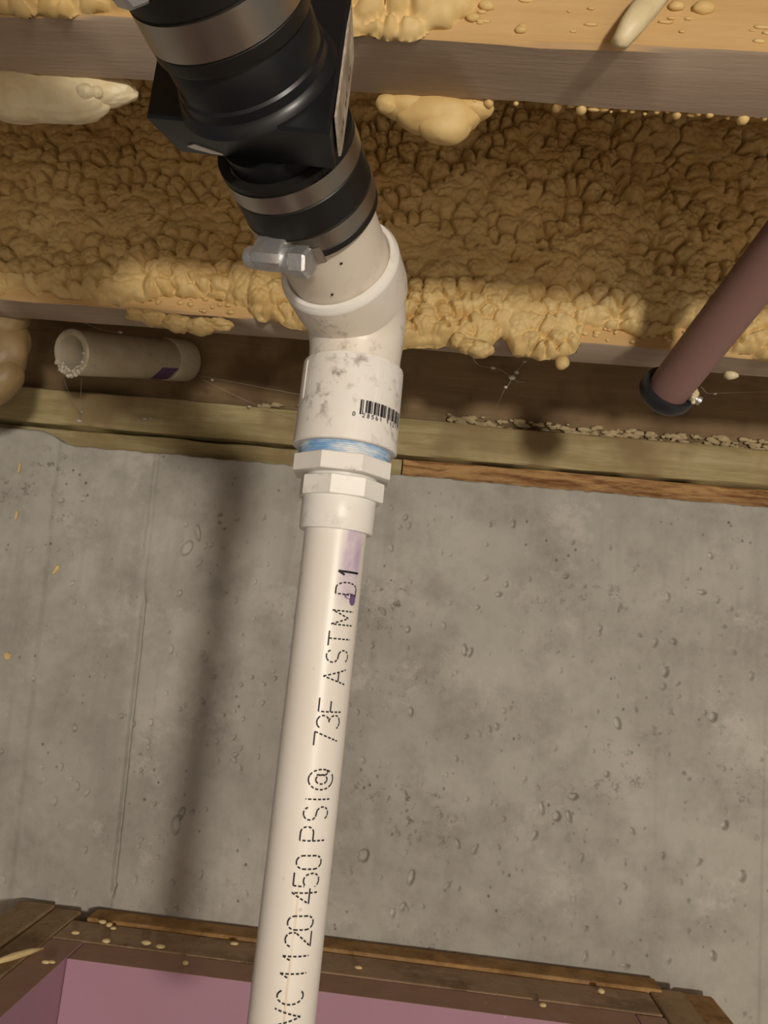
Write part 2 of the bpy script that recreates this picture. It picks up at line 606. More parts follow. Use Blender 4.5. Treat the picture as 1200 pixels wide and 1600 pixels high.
def concrete_wall():
    xs = np.concatenate([np.linspace(-1.6, -.70, 14)[:-1], np.linspace(-.70, .52, 800), np.linspace(.52, 1.6, 14)[1:]])
    zs = np.concatenate([np.linspace(-.95, -.45, 6)[:-1], np.linspace(-.45, .2262, 440)])
    X, Z = np.meshgrid(xs, zs)
    Y = np.full(X.shape, 1.07)
    Y += .0016 * (fbm(X / .06, Z / .06, 3, 4) - .5) * 2
    # form-board joint: sheared line, left panel set back, dark groove in its lower part
    sx = X - (-.372 - (Z + .377) * .042) - .0015 * (fbm(Z / .02, Z * 0, 77, 2) - .5)
    Y += .0022 * smooth01(.5 - sx / .006)
    groove = np.exp(-(sx / .0028) ** 2) * smooth01((.03 - Z) / .03) * smooth01((Z + .385) / .02)
    Y += .0100 * groove
    Y -= .0016 * np.exp(-((sx + .004) / .003) ** 2) * smooth01((Z - .05) / .04)
    # a second faint board step far left
    s2 = X - (-.512 - (Z + .35) * .06)
    Y += .0025 * smooth01(.5 - s2 / .012)
    # right-hand joint near the frame edge
    s3 = X - .470
    Y -= .0020 * np.exp(-(s3 / .0025) ** 2) * smooth01((-.02 - Z) / .05)
    # air holes and chips
    r = np.random.default_rng(21)
    holes = []
    for k in range(620):
        x = r.uniform(-.66, .5)
        z = -.44 + .62 * r.random() ** 1.35
        if x < -.38 and r.random() < .55:
            continue
        rad = .0011 + .0026 * r.random() ** 2.6
        holes.append((x, z, rad, rad * r.uniform(.8, 1.9), r.uniform(.0030, .0065), r.uniform(-.5, .5)))
    for x, z, a, b in [(.336, -.012, .0040, .0065), (.276, -.0856, .0045, .0085), (.2226, -.186, .0065, .0045), (.401, -.064, .0055, .0060),
                       (.4436, -.2606, .0045, .0075), (.196, .104, .0032, .0032), (.1835, -.205, .0032, .0085), (.203, -.213, .0060, .0065),
                       (.219, -.211, .0035, .0075), (.065, -.01, .0035, .0085), (.073, -.012, .0028, .0075), (.0, -.10, .003, .006), (-.045, -.29, .0065, .008),
                       (-.10, -.23, .004, .006), (.02, -.31, .004, .010), (-.015, .01, .0035, .004), (.118, .17, .0035, .0055), (.105, .07, .0045, .0035),
                       (.38, .10, .006, .0035), (.365, -.14, .0022, .0022), (.345, .03, .004, .004), (.42, -.20, .004, .006),
                       (-.338, .093, .0075, .011), (-.325, .115, .004, .012), (-.30, -.28, .006, .012), (-.295, -.265, .004, .010), (-.5, .15, .004, .004), (-.46, -.17, .004, .005),
                       (.41, -.36, .004, .006), (.30, -.385, .007, .003), (-.19, -.0745, .0022, .0025), (-.205, -.084, .003, .0022), (-.222, -.076, .002, .002), (-.236, -.088, .0032, .002)]:
        holes.append((x, z, a, b, .0085, r.uniform(-.3, .3)))
    fx = xs
    for x, z, a, b, d, sk in holes:
        i0, i1 = np.searchsorted(fx, [x - 2.5 * max(a, b), x + 2.5 * max(a, b)])
        j0, j1 = np.searchsorted(zs, [z - 2.5 * max(a, b), z + 2.5 * max(a, b)])
        if i1 <= i0 or j1 <= j0:
            continue
        xx, zz = X[j0:j1, i0:i1] - x, Z[j0:j1, i0:i1] - z
        q = ((xx + sk * zz) / a) ** 2 + (zz / b) ** 2
        q = q * (1 + .8 * (fbm(xx / a + x * 91, zz / b + z * 77, 5, 2) - .5))
        Y[j0:j1, i0:i1] += d * smooth01((1.25 - q) / .8)
    # uneven top arris, higher at the far left, then back under the sill
    top = Z[-1].copy()
    top += .003 * (fbm(xs / .012, xs * 0, 8, 3) - .5) + .020 * smooth01((-.52 - xs) / .07)
    n_r = 14
    for k in range(n_r):
        Z[-1 - k] += (top - zs[-1]) * (1 - k / n_r)
    Y[-1] += .004
    X = np.vstack([X, X[-1:]])
    Y = np.vstack([Y, np.full((1, len(xs)), 1.30)])
    Z = np.vstack([Z, Z[-1:]])
    mb = MB()
    mb.v = [tuple(p) for p in np.stack([X, Y, Z], -1).reshape(-1, 3).tolist()]
    mb.f = [tuple(q) for q in grid_faces(X.shape[1], X.shape[0]).tolist()]
    o = struct('wall_back', mb, M['concrete'], smooth=180)
    return tag(o, 'grey poured concrete foundation wall with air holes and form joints')


concrete_wall()


def board(x0, x1, y0, y1, z0, z1, n=120, wob=.0008, seed=0):
    """long sawn board along X with slightly uneven arrises"""
    xs = np.linspace(x0, x1, n)
    b = .0022
    sec = [(y0, z0 + b), (y0 + b, z0), (y1 - b, z0), (y1, z0 + b), (y1, z1 - b), (y1 - b, z1), (y0 + b, z1), (y0, z1 - b)]
    rr = []
    for x in xs:
        rr.append([(x, y + wob * 2 * (mnoise.noise(Vector((x * 18, i * 3.1, seed))) ), z + wob * 2 * mnoise.noise(Vector((x * 14, i * 2.3 + 9, seed)))) for i, (y, z) in enumerate(sec)])
    return MB().rings(rr)


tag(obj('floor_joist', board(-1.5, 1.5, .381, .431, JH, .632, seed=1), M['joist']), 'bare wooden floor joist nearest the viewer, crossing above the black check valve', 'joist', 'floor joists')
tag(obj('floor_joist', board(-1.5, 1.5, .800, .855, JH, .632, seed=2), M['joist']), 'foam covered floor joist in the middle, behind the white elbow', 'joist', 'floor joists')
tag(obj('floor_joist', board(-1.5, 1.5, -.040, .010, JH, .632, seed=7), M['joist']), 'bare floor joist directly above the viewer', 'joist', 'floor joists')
tag(obj('rim_board', board(-1.5, 1.5, 1.15, 1.19, .318, .632, seed=3), M['rim']), 'dark brown rim board standing on the sill behind the joists', 'board')
tag(obj('sill_plate', board(-1.5, 1.5, 1.100, 1.27, .2630, .3165, seed=4), M['sill_green']), 'greenish treated upper sill plate under the rim board', 'sill plate')
ls = thing('sill_plate', (0, 1.18, .2255), 'lower sill plate of reddish and greenish boards lying on the concrete', 'sill plate')
tag(obj('plank', board(-.045, 1.5, 1.108, 1.27, .219, .2585, seed=5), M['sill_brown'], ls), 'reddish brown plank with dark grain')
tag(obj('plank', board(-1.5, -.047, 1.110, 1.27, .219, .2585, seed=6), M['sill_green'], ls), 'greenish treated plank')
# knot in the reddish plank and nails in the greenish sill
kn = MB()
kn.lathe([(.0001, -.0012), (.006, -.0010), (.0095, 0)], ((.2166, 1.1085, .2385), (1.6, 0, 0), (0, 0, .8), (0, -1, 0)), 24)
tag(obj('knot', kn, m_plain('knot', (.09, .045, .02), .8, 0, .2, .4, 90), ls), 'dark oval knot')

# ------------------------------------------------------------------ spray foam on the joists


def edge_far(X):
    pts = [(-.75, .333), (-.52, .335), (-.47, .341), (-.44, .338), (-.40, .336), (-.365, .334), (-.34, .338), (-.30, .348), (-.26, .350), (-.235, .344), (-.20, .327), (-.16, .318),
           (-.10, .310), (-.05, .306), (-.02, .311), (.003, .317), (.02, .311), (.035, .305), (.048, .316), (.060, .328), (.066, .324), (.075, .313), (.10, .310), (.125, .308), (.142, .318),
           (.150, .350), (.17, .353), (.19, .345), (.21, .340), (.232, .346), (.255, .352), (.275, .340), (.30, .333), (.33, .327), (.36, .330), (.5, .328), (.8, .33)]
    a = np.array(pts)
    return np.interp(X, a[:, 0], a[:, 1])


def calm_far(X, Z):
    s = .6 * smooth01((-.14 - X) / .12)
    s = s + .9 * np.exp(-(((X - .035) / .05) ** 2 + ((Z - .355) / .045) ** 2))
    return s


foam_far = foam_sheet('spray_foam', -.78, .62, .285, .632, .0014, .800, edge_far, .013, .0100, .0170, 11, M['foam'],
                      'bumpy yellow spray foam coating the middle joist face', closed_below=JH, smoothness=calm_far)


def edge_near(X):
    a = np.array([(-.6, .330), (-.30, .329), (-.25, .331), (-.19, .333), (-.10, .331), (-.06, .328), (-.03, .330), (-.012, .338), (.0, .352), (.02, .40), (.04, .50), (.08, .62), (.3, .70), (.6, .7)])
    return np.interp(X, a[:, 0], a[:, 1])


foam_near = foam_sheet('spray_foam', -.55, .10, .318, .632, .0016, .381, edge_near, .009, .0080, .0125, 31, M['foam'],
                       'lumpy yellow spray foam on the near face of the nearest joist', closed_below=JH)


def cluster(name, specs, mat, label, cat='spray foam', parent=None, seed=0, sub=3, amp=.25, fine=.0, kind=None):
    mb = MB()
    for k, (c, rad) in enumerate(specs):
        mb.blob(c, rad, amp, 1.7, sub, seed + k * 1.37, fine)
    o = obj(name, mb, mat, parent, smooth=180, kind=kind)
    if parent is None:
        tag(o, label, cat)
    elif label:
        o['label'] = label
    return o


# pale foam squeezed out below the nearest joist
cluster('foam_drip', [((-.330, .440, .324), (.040, .012, .014)), ((-.292, .442, .324), (.038, .014, .019)), ((-.266, .442, .324), (.036, .013, .018)), ((-.248, .441, .330), (.034, .011, .012)),
                      ((-.310, .438, .318), (.028, .010, .011)), ((-.243, .433, .322), (.006, .005, .005)), ((-.236, .434, .323), (.004, .004, .004))],
        M['foam_pale'], 'pale smooth foam bulge hanging below the nearest joist at upper left', seed=3, sub=5, amp=.09, fine=.06)
cluster('foam_drip', [((-.036, .440, .331), (.020, .011, .009)), ((-.018, .441, .327), (.028, .013, .013)), ((-.013, .441, .321), (.018, .011, .013)), ((.002, .439, .331), (.015, .009, .007)), ((-.050, .435, .328), (.007, .006, .006))],
        M['foam'], 'smooth foam bulge below the nearest joist, right of the black valve', seed=8, sub=4, amp=.08, fine=.04)
r = random.Random(4)
sp = []
for X in np.arange(.005, .30, .0065):
    if r.random() < .75:
        q = r.uniform(.0008, .0019)
        sp.append(((X + r.uniform(-.002, .002), .431 + r.uniform(-.001, .002), .331 + r.uniform(-.001, .0015)), (q * r.uniform(1, 2.4), q, q)))
for X, q in ((.0135, .003), (.0555, .0030), (.0705, .0034), (.128, .0028), (.168, .0040)):
    sp.append(((X, .432, .3305), (q, q, q)))
cluster('foam_beads', sp, M['foam'], 'row of tiny foam beads along the far lower edge of the nearest joist', seed=13, sub=2, kind='stuff')
# crooked foam finger on the bare joist face
mb = MB()
pts = [(.098, .372, .357), (.093, .368, .348), (.0875, .365, .338), (.082, .364, .329), (.078, .366, .320), (.0765, .367, .317)]
mb.tube(pts, [.0072, .0075, .0068, .0062, .0044, .0012], 16)
for i, p in enumerate(mb.v):
    v = Vector(p)
    d = mnoise.noise_vector(v * 160) * .0018
    mb.v[i] = tuple(v + d)
tag(obj('foam_finger', mb, M['foam_pale'], smooth=180), 'single finger-shaped foam chip hanging on the bare orange joist face', 'spray foam')
# loose wisps on the bare near face of the joist
r = random.Random(9)
sp = []
for k in range(70):
    x = r.uniform(.0, .27)
    z = .338 + r.random() ** 1.3 * .09
    q = r.uniform(.0006, .0016)
    sp.append(((x, .3805, z), (q * r.uniform(1.5, 4), q * .7, q)))
for x, z, q in ((.006, .351, .003), (-.001, .343, .0025), (.026, .337, .0022), (.11, .357, .003), (.125, .357, .004)):
    sp.append(((x, .380, z), (q * 1.6, q * .8, q)))
cluster('foam_flecks', sp, M['foam'], 'scattered foam flecks on the bare near face of the nearest joist', seed=20, sub=2, kind='stuff')

# drips and beads on the middle joist
cluster('foam_drip', [((-.345, .797, .322), (.012, .012, .006)), ((-.325, .798, .320), (.015, .013, .008)), ((-.298, .80, .317), (.017, .014, .009)), ((-.272, .80, .316), (.017, .014, .009)), ((-.25, .80, .320), (.014, .012, .007))],
        M['foam'], 'flat foam lip below the middle joist, in front of the open pipe end', seed=30, sub=4, amp=.3, fine=.2)
tag(obj('foam_drip', MB().blob((.126, .788, .303), (.0078, .0075, .0078), .12, 1.3, 3, 2), M['foam'], smooth=180), 'single round foam bead hanging from the middle joist edge', 'spray foam')
tag(obj('foam_drip', MB().blob((.325, .848, .327), (.008, .006, .005), .25, 1.6, 3, 5), M['foam_pale'], smooth=180), 'small foam bead under the middle joist right of the maroon pipe', 'spray foam')
tag(obj('foam_drip', MB().blob((.038, .782, .308), (.014, .013, .009), .2, 1.6, 4, 7, .1).blob((.025, .784, .311), (.012, .012, .008), .2, 1.6, 4, 4, .1).blob((.014, .785, .317), (.009, .010, .009), .2, 1.6, 4, 1), M['foam'], smooth=180),
    'bulging foam lobe below the middle joist right of the white elbow', 'spray foam')
r = random.Random(14)
sp = []
for k in range(46):                                   # crumbs on the bare patches of the joist face
    x = r.choice((r.uniform(-.335, -.225), r.uniform(.148, .26)))
    q = r.uniform(.0011, .0028)
    sp.append(((x, .7985, .3335 + r.random() * .020), (q * r.uniform(1, 1.8), q, q)))
cluster('foam_flecks', sp, M['foam'], 'foam crumbs stuck on the bare patches of the middle joist face', seed=40, sub=2, kind='stuff')
# foam along the bottom of the rim board
r = random.Random(3)
sp = []
for X in np.arange(.02, .62, .0085):
    for k in range(4):
        q = r.uniform(.0016, .0055)
        sp.append(((X + r.uniform(-.006, .006), 1.1465, .319 + r.random() * .024), (q * r.uniform(1, 2.2), q * .7, q * .8)))
for X in np.arange(-.28, -.06, .010):
    q = r.uniform(.003, .007)
    sp.append(((X + r.uniform(-.006, .006), 1.1465, .322 + r.random() * .016), (q * r.uniform(1, 2.2), q * .7, q * .8)))
cluster('foam_beads', sp, m_plain('dirty_foam', (.54, .43, .25), .8, 0, .2, .4, 90, .3), 'dirty foam beads along the foot of the dark rim board', seed=60, sub=2, amp=.7, kind='stuff')
# dark glossy glob at the left frame edge
gl = m_plain('amber_foam', (.27, .18, .08), .45, 0, .4, .35, 26, .3)
cluster('foam_glob', [((-.552, .885, .300), (.042, .028, .046)), ((-.548, .884, .268), (.035, .024, .041)), ((-.559, .884, .245), (.030, .020, .028)), ((-.556, .876, .345), (.046, .026, .04))],
        gl, 'amber foam glob hanging at the left edge beside the open pipe', seed=71, sub=4, amp=.10, fine=.05)

# ================================================================== white discharge pipe with its fittings
PX, PY = -.0493, .41
UZ = (0, 0, 1)
DEL = math.atan2(.0493, .41)


def vert(z=0.0):
    return ((PX, PY, z), (math.cos(DEL), math.sin(DEL), 0), (-math.sin(DEL), math.cos(DEL), 0), UZ)


dp = thing('discharge_pipe', (PX, PY, -.34), 'white plastic discharge pipe with printed lettering, threaded adapters and elbow', 'pipe')
RP = .0167
pipe = obj('pipe', MB().lathe([(RP * .8, -.34), (RP, -.34), (RP, .053), (RP * .8, .053)], vert(), 80), M['pipe'], dp)
tag(pipe, 'long white pipe length with dashed black print and purple stain')

# --- stroke font: glyph x runs up the pipe, glyph tops face left; unit cell 1 x 1


def arc(cx, cy, rx, ry, a0, a1, n=9):
    return [(cx + rx * math.cos(math.radians(a0 + (a1 - a0) * i / n)), cy + ry * math.sin(math.radians(a0 + (a1 - a0) * i / n))) for i in range(n + 1)]


S_CURVE = arc(.5, .74, .42, .26, 25, 180, 7) + [(.12, .62), (.3, .52), (.7, .48), (.88, .38)] + arc(.5, .26, .42, .26, 0, -155, 7)
G = {
    'V': [[(0, 1), (.5, 0)], [(.5, 0), (1, 1)]],
    'C': [arc(.5, .5, .48, .5, 45, 315, 14)],
    '1': [[(.22, .72), (.5, 1)], [(.5, 1), (.5, 0)]],
    '2': [arc(.5, .72, .44, .28, 165, -20, 8), [(.9, .6), (.05, 0)], [(.05, 0), (.98, 0)]],
    '0': [arc(.5, .72, .42, .28, 0, 180, 8), [(.08, .72), (.08, .28)], arc(.5, .28, .42, .28, 180, 360, 8), [(.92, .28), (.92, .72)]],
    '4': [[(.72, 0), (.72, 1)], [(.72, 1), (.05, .32)], [(.05, .32), (1, .32)]],
    '5': [[(.92, 1), (.12, 1)], [(.12, 1), (.08, .58)], arc(.45, .32, .46, .32, 130, -150, 10)],
    'P': [[(.08, 0), (.08, 1)], [(.08, 1), (.6, 1)], arc(.6, .75, .36, .25, 90, -90, 7), [(.6, .5), (.08, .5)]],
    'S': [S_CURVE],
    'I': [[(.5, 0), (.5, 1)]],
    '@': [arc(.5, .48, .66, .52, -40, 300, 22), arc(.5, .48, .30, .24, 0, 360, 12), [(.8, .7), (.8, .3)], arc(.97, .36, .17, .12, 180, 330, 4)],
    '7': [[(.05, 1), (.95, 1)], [(.95, 1), (.35, 0)]],
    '3': [arc(.45, .75, .44, .25, 150, -90, 9), arc(.45, .26, .47, .26, 80, -150, 9)],
    'F': [[(.08, 0), (.08, 1)], [(.08, 1), (.98, 1)], [(.08, .52), (.8, .52)]],
    'A': [[(0, 0), (.5, 1)], [(.5, 1), (1, 0)], [(.2, .36), (.8, .36)]],
    'T': [[(0, 1), (1, 1)], [(.5, 1), (.5, 0)]],
    'M': [[(.02, 0), (.02, 1)], [(.02, 1), (.5, .25)], [(.5, .25), (.98, 1)], [(.98, 1), (.98, 0)]],
    'D': [[(.08, 0), (.08, 1)], [(.08, 1), (.5, 1)], arc(.5, .5, .42, .5, 90, -90, 10), [(.5, 0), (.08, 0)]],
    '6': [arc(.5, .28, .42, .28, 0, 360, 12), arc(.6, .5, .55, .5, 100, 190, 6)],
    '8': [arc(.5, .75, .38, .25, 0, 360, 10), arc(.5, .26, .44, .26, 0, 360, 12)],
}


def put_glyph(mb, ch, mapf, lw, dash=True, bold=1.0):
    """mapf: glyph (x, y) -> (arc length, z) on the developed cylinder; returns quads via wrap()"""
    for line in G[ch]:
        pts = [np.array(mapf(*p)) for p in line]
        L = 0.0
        on_len, off_len = .00165, .00085
        for a, b in zip(pts[:-1], pts[1:]):
            d = b - a
            l = float(np.hypot(*d))
            if l < 1e-7:
                continue
            t = d / l
            nrm = np.array([-t[1], t[0]]) * lw * .5 * bold
            steep = abs(t[0]) > .55                       # runs round the pipe: printed as dashes
            s = 0.0
            while s < l - 1e-9:
                if dash and steep:
                    ph = L % (on_len + off_len)
                    if ph < on_len - 1e-9:
                        e = min(l, s + on_len - ph)
                        draw = True
                    else:
                        e = min(l, s + on_len + off_len - ph)
                        draw = False
                else:
                    e, draw = min(l, s + .003), True
                e = max(e, s + 1e-5)
                if draw:
                    yield (a + t * s + nrm, a + t * min(e, l) + nrm, a + t * min(e, l) - nrm, a + t * s - nrm)
                L += e - s
                s = e


def wrap(mb, quads, R):
    for q in quads:
        vs_ = []
        for (s, z) in q:
            th = s / R + DEL
            vs_.append((PX + R * math.sin(th), PY - R * math.cos(th), z))
        vs_ = vs_[::-1]
        mb.add(vs_, [(0, 1, 2, 3)])


LET = [('1', .0309), ('D', .022), ('M', .0063), ('T', -.0048), ('S', -.0139), ('A', -.0245), ('F', -.0393), ('3', -.0474), ('7', -.0562), ('@', -.0764), ('I', -.0862), ('S', -.0931),
       ('P', -.1031), ('0', -.1167), ('5', -.125), ('4', -.1329), ('0', -.1453), ('2', -.1531), ('1', -.1608), ('1', -.1688), ('C', -.1791), ('V', -.1887), ('P', -.1975)]
TH0, TH1 = math.radians(47), math.radians(3)
for k, (ch, zc) in enumerate(LET):
    mb = MB()
    RR = RP + .00018
    zc = zc * .967
    w = .0074 if ch not in '1I' else .0062
    lean = (zc - .03) * -.05 * RP                        # print line creeps round the pipe
    def mp(x, y, zc=zc, w=w):
        th = TH0 + (TH1 - TH0) * y
        return (th * RR + (zc + .05) * .035, zc + (x - .5) * w)
    wrap(mb, put_glyph(mb, ch, mp, .00080, k > 0, 1.5 if k == 0 else 1.0), RR)
    obj('printed_letter', mb, M['ink'], pipe, smooth=0)
# purple drop under the print
mb = MB()
o0 = []
for s, z, rs, rz in ((.0142, .0158, .0024, .0030), (.0126, .0175, .0042, .0016)):
    n = 14
    q = [(s + rs * math.cos(2 * PI * i / n), z + rz * math.sin(2 * PI * i / n)) for i in range(n)]
    RR = RP + .00014
    vv = [(PX + RR * math.sin(a / RR + DEL), PY - RR * math.cos(a / RR + DEL), b) for a, b in q]
    mb.add(vv, [tuple(range(n))])
tag(obj('primer_stain', mb, M['purple'], pipe, smooth=0), 'dark purple primer drip under the letter')

# lower slip adapter: socket + small octagon collar


def octagon(R, rot):
    return [(R * math.cos(rot + (i + .5) * PI / 4), R * math.sin(rot + (i + .5) * PI / 4)) for i in range(8)]


ad = obj('slip_adapter', MB().lathe([(RP, .0515), (.0194, .0515), (.0199, .0522), (.0202, .0715), (.0195, .073)], vert(), 80), M['white'], dp)
tag(ad, 'clean white socket holding the pipe')
fr = ((PX + .0006, PY, 0), (math.cos(DEL), math.sin(DEL), 0.004), (-math.sin(DEL), math.cos(DEL), 0), UZ)
obj('octagonal_collar', MB().prism(octagon(.0236, math.radians(8)), .0690, .0794, fr, bevel=.0005), M['white'], ad, smooth=20)
bu = obj('threaded_bushing', MB().prism(octagon(.0281, math.radians(-2)), .0812, .0905, vert(), bevel=.0005).lathe([(.0195, .0790), (.0195, .0815)], vert(), 48), M['adapter'], dp, smooth=20)
tag(bu, 'wide octagonal bushing with thread sealed in blue')
prof = [(.0235, .0895)]
for k in range(4):
    z = .0900 + k * .0022
    prof += [(.0243, z), (.0252, z + .0006), (.0252, z + .0013), (.0243, z + .0019)]
prof += [(.0235, .099)]
tag(obj('thread', MB().lathe(prof, vert(), 80), M['tape'], bu), 'thread smeared with blue and white sealant')
# female adapter
fa = obj('female_adapter', MB().lathe([(.0240, .0968), (.0280, .0968), (.0287, .0974), (.0287, .1000), (.0284, .1050), (.0280, .1425), (.0277, .1440), (.0250, .1440)], vert(), 96), M['adapter'], dp)
tag(fa, 'large smudged white coupling with a barcode')
for th, w in ((math.radians(31), .05), (math.radians(-66), .05)):
    mb = MB()
    rr = []
    for R2 in (.0279, .0288):
        rr.append([])
    for z in (.119, .1205, .1405, .1425):
        R2 = .0286 if .12 < z < .141 else .0279
        a0, a1 = th - w, th + w
        rr.append([(PX + Rk * math.sin(a + DEL), PY - Rk * math.cos(a + DEL), z) for a, Rk in ((a0 - .03, .0277), (a0, R2), (a1, R2), (a1 + .03, .0277))])
    mb.rings(rr[2:])
    obj('raised_rib', mb, M['adapter'], fa, smooth=20)
mb = MB()
RB = .02905
bars = [2, 1, 1, 3, 2, 1, 4, 1, 1, 2, 3, 1, 1, 1, 2, 2, 4, 1, 2, 1, 1, 3, 1, 1, 2, 2, 1, 2, 3, 1, 1, 2, 1, 1, 3, 1, 1, 1, 2, 1, 2, 1, 1, 1]
tot = sum(bars)
s0, s1 = math.radians(11) * RB, math.radians(72) * RB
s = s0
for i, b in enumerate(bars):
    w = (s1 - s0) * b / tot
    if i % 2 == 0:
        zb = .1118 if i not in (0, 2, 22, 40, 42) else .1106
        wrap(mb, [((s, .1185), (s + w * .96, .1185), (s + w * .96, zb), (s, zb))], RB)
    s += w
obj('barcode', mb, M['ink'], fa, smooth=0)
mb = MB()
digits = '0 28561 11212'
for i, ch in enumerate(digits):
    if ch == ' ':
        continue
    sc_ = s0 - .0036 + i * (s1 - s0 + .003) / len(digits)
    wrap(mb, put_glyph(mb, ch, lambda x, y: (sc_ + x * .0013, .1093 + y * .0020), .00036, False), RB)
obj('barcode_digits', mb, M['ink'], fa, smooth=0)

# elbow: spigot, bend and collar, sweeping towards the viewer
Ee = np.array([PX, PY, .1775])
phi, al = math.radians(14.85), math.radians(14.7)
AX = np.array([-math.sin(al) * math.cos(phi), -math.cos(al) * math.cos(phi), math.sin(phi)])
UX = np.cross([0, 0, 1.0], AX)
UX /= np.linalg.norm(UX)
VX = np.cross(AX, UX)
FR = (Ee, UX, VX, AX)
pts, rad = [], []
A0 = Ee - np.array([0, 0, 1.0]) * .026
A2 = Ee + AX * .024
pts += [Ee - np.array([0, 0, 1.0]) * .036, A0]
rad += [.0256, .0256]
for i in range(1, 13):
    t = i / 12
    pts.append((1 - t) ** 2 * A0 + 2 * t * (1 - t) * Ee + t * t * A2)
    rad.append(.0256 + .0050 * t)
el = obj('elbow', MB().tube(pts, rad, 72), M['elbow'], dp, smooth=60)
tag(el, 'dirty white elbow bending towards the viewer')
obj('collar', MB().lathe([(.0300, .0140), (.0312, .0150), (.0318, .0190), (.0322, .0382), (.0312, .0392), (.0276, .0392)], FR, 96), M['elbow'], el)
tag(obj('collar_rim', MB().lathe([(.0272, .0360), (.0323, .0372), (.0321, .0388), (.0306, .0412), (.0285, .0412), (.0272, .0395)], FR, 96, close=True), M['white'], el), 'bright white moulded rim')
mb = MB().lathe([(.02715, .030), (.02715, .1125)], FR, 72)
tag(obj('pipe_stub', mb, M['upper'], dp), 'short tan-white pipe between elbow and rubber boot')
rs = random.Random(2)
mb = MB()
for t_, an in ((.064, -58), (.047, -80)):
    a = math.radians(an)
    p = Ee + AX * t_ + .0273 * (math.cos(a) * UX + math.sin(a) * VX)
    mb.blob(p, (.0008, .0008, .0008), .4, 2, 1, t_ * 100)
obj('grit', mb, M['dark'], el, smooth=180)

# ================================================================== black check valve
cb = Ee + AX * .13
cv = thing('check_valve', (cb[0], cb[1], cb[2] - .05), 'black plastic check valve with rubber boots and steel band clamps', 'valve')
poly = [(.039, -.0365), (.0315, .044), (-.028, .051), (-.0555, .026), (-.0475, -.0142)]
body = obj('body', MB().prism(poly, .1235, .1455, FR, .89, 1.0, bevel=.0012), M['abs'], cv, smooth=25)
tag(body, 'angular black valve block')
obj('barrel', MB().lathe([(.0345, .1445), (.0335, .1475), (.0315, .149), (.0312, .1525), (.0302, .1535), (.0300, .168), (.0285, .170)], FR, 96), M['abs'], cv)
obj('neck', MB().lathe([(.0262, .1155), (.0262, .1240)], FR, 72), M['abs'], cv)
# name plate on the right-hand side face of the block
n0, n1 = np.array([.0394, -.0315]), np.array([.0317, .0395])
side = n1 - n0
sn = np.array([side[1], -side[0]]) / np.hypot(*side)


def pl(s, t, lift):
    k = .89 + (t - .1235) / (.1455 - .1235) * .11
    cen = np.array(poly).mean(0)
    q = cen + (n0 + side * s - cen) * k + sn * lift
    return Ee + AX * t + q[0] * UX + q[1] * VX


out = [(0.0, .1270), (.06, .1440), (.80, .1445), (1.0, .1440), (.94, .1260), (.5, .1250), (.10, .1250)]
lo = [pl(s_, t_, .0002) for s_, t_ in out]
hi = [pl(s_, t_, .0012) for s_, t_ in out]
plate = obj('name_plate', MB().rings([lo, hi]), M['label'], body, smooth=0)
tag(plate, 'worn pale name plate with faded marks')
mb = MB()
for i in range(9):
    s_ = .12 + i * .08
    q = [pl(s_, .1300, .00135), pl(s_ + .045, .1300, .00135), pl(s_ + .045, .1325, .00135), pl(s_, .1325, .00135)]
    if i % 3 != 2:
        mb.add(q, [(0, 1, 2, 3)])
obj('worn_marks', mb, m_plain('worn_ink', (.16, .12, .09), .7), body, smooth=0)
# chipped edge of the block (bare white)
mb = MB()


def lp(u_, v_, t_):
    return Ee + AX * t_ + u_ * UX + v_ * VX




def under(e, t_, lift):
    k = .89 + (t_ - .1235) / .022 * .11
    cen = np.array(poly).mean(0)
    a_, b_ = np.array(poly[4]), np.array(poly[0])
    n_ = np.array([(b_ - a_)[1], -(b_ - a_)[0]])
    n_ = n_ / np.hypot(*n_)
    q = cen + (a_ + (b_ - a_) * e - cen) * k + n_ * lift
    return lp(q[0], q[1], t_)


shape = [(.10, .1290), (.16, .1305), (.22, .1285), (.31, .1258), (.24, .1260), (.15, .1275)]
mb.rings([[under(e, t_, -.0004) for e, t_ in shape], [under(e, t_, .0005) for e, t_ in shape]])
obj('chipped_edge', mb, M['white_scuff'], body, smooth=0)
# boots
lowb = obj('boot', MB().lathe([(.0274, .0742), (.0300, .0742), (.0312, .0752), (.0313, .0785), (.0305, .0792), (.0305, .0880), (.0312, .0888), (.0313, .1030), (.0304, .1040), (.0304, .1132), (.0313, .114), (.0311, .1165), (.0274, .1170)], FR, 96, close=True), M['rubber'], cv)
tag(lowb, 'lower black rubber boot over the white pipe')
upb = obj('boot', MB().lathe([(.0290, .1675), (.0312, .1680), (.0316, .1690), (.0316, .1735), (.0308, .1742), (.0308, .1885), (.0318, .1895), (.0318, .2000), (.0310, .2005), (.0310, .2130), (.0318, .2135), (.0315, .2170), (.0275, .2172)], FR, 96), M['rubber'], cv)
tag(upb, 'upper black rubber boot nearest the viewer')


def band(t0, t1, R, parent):
    return obj('clamp_band', MB().lathe([(R - .0006, t0), (R + .0007, t0), (R + .0007, t1), (R - .0006, t1)], FR, 110, close=True), M['steel'], parent, smooth=30)


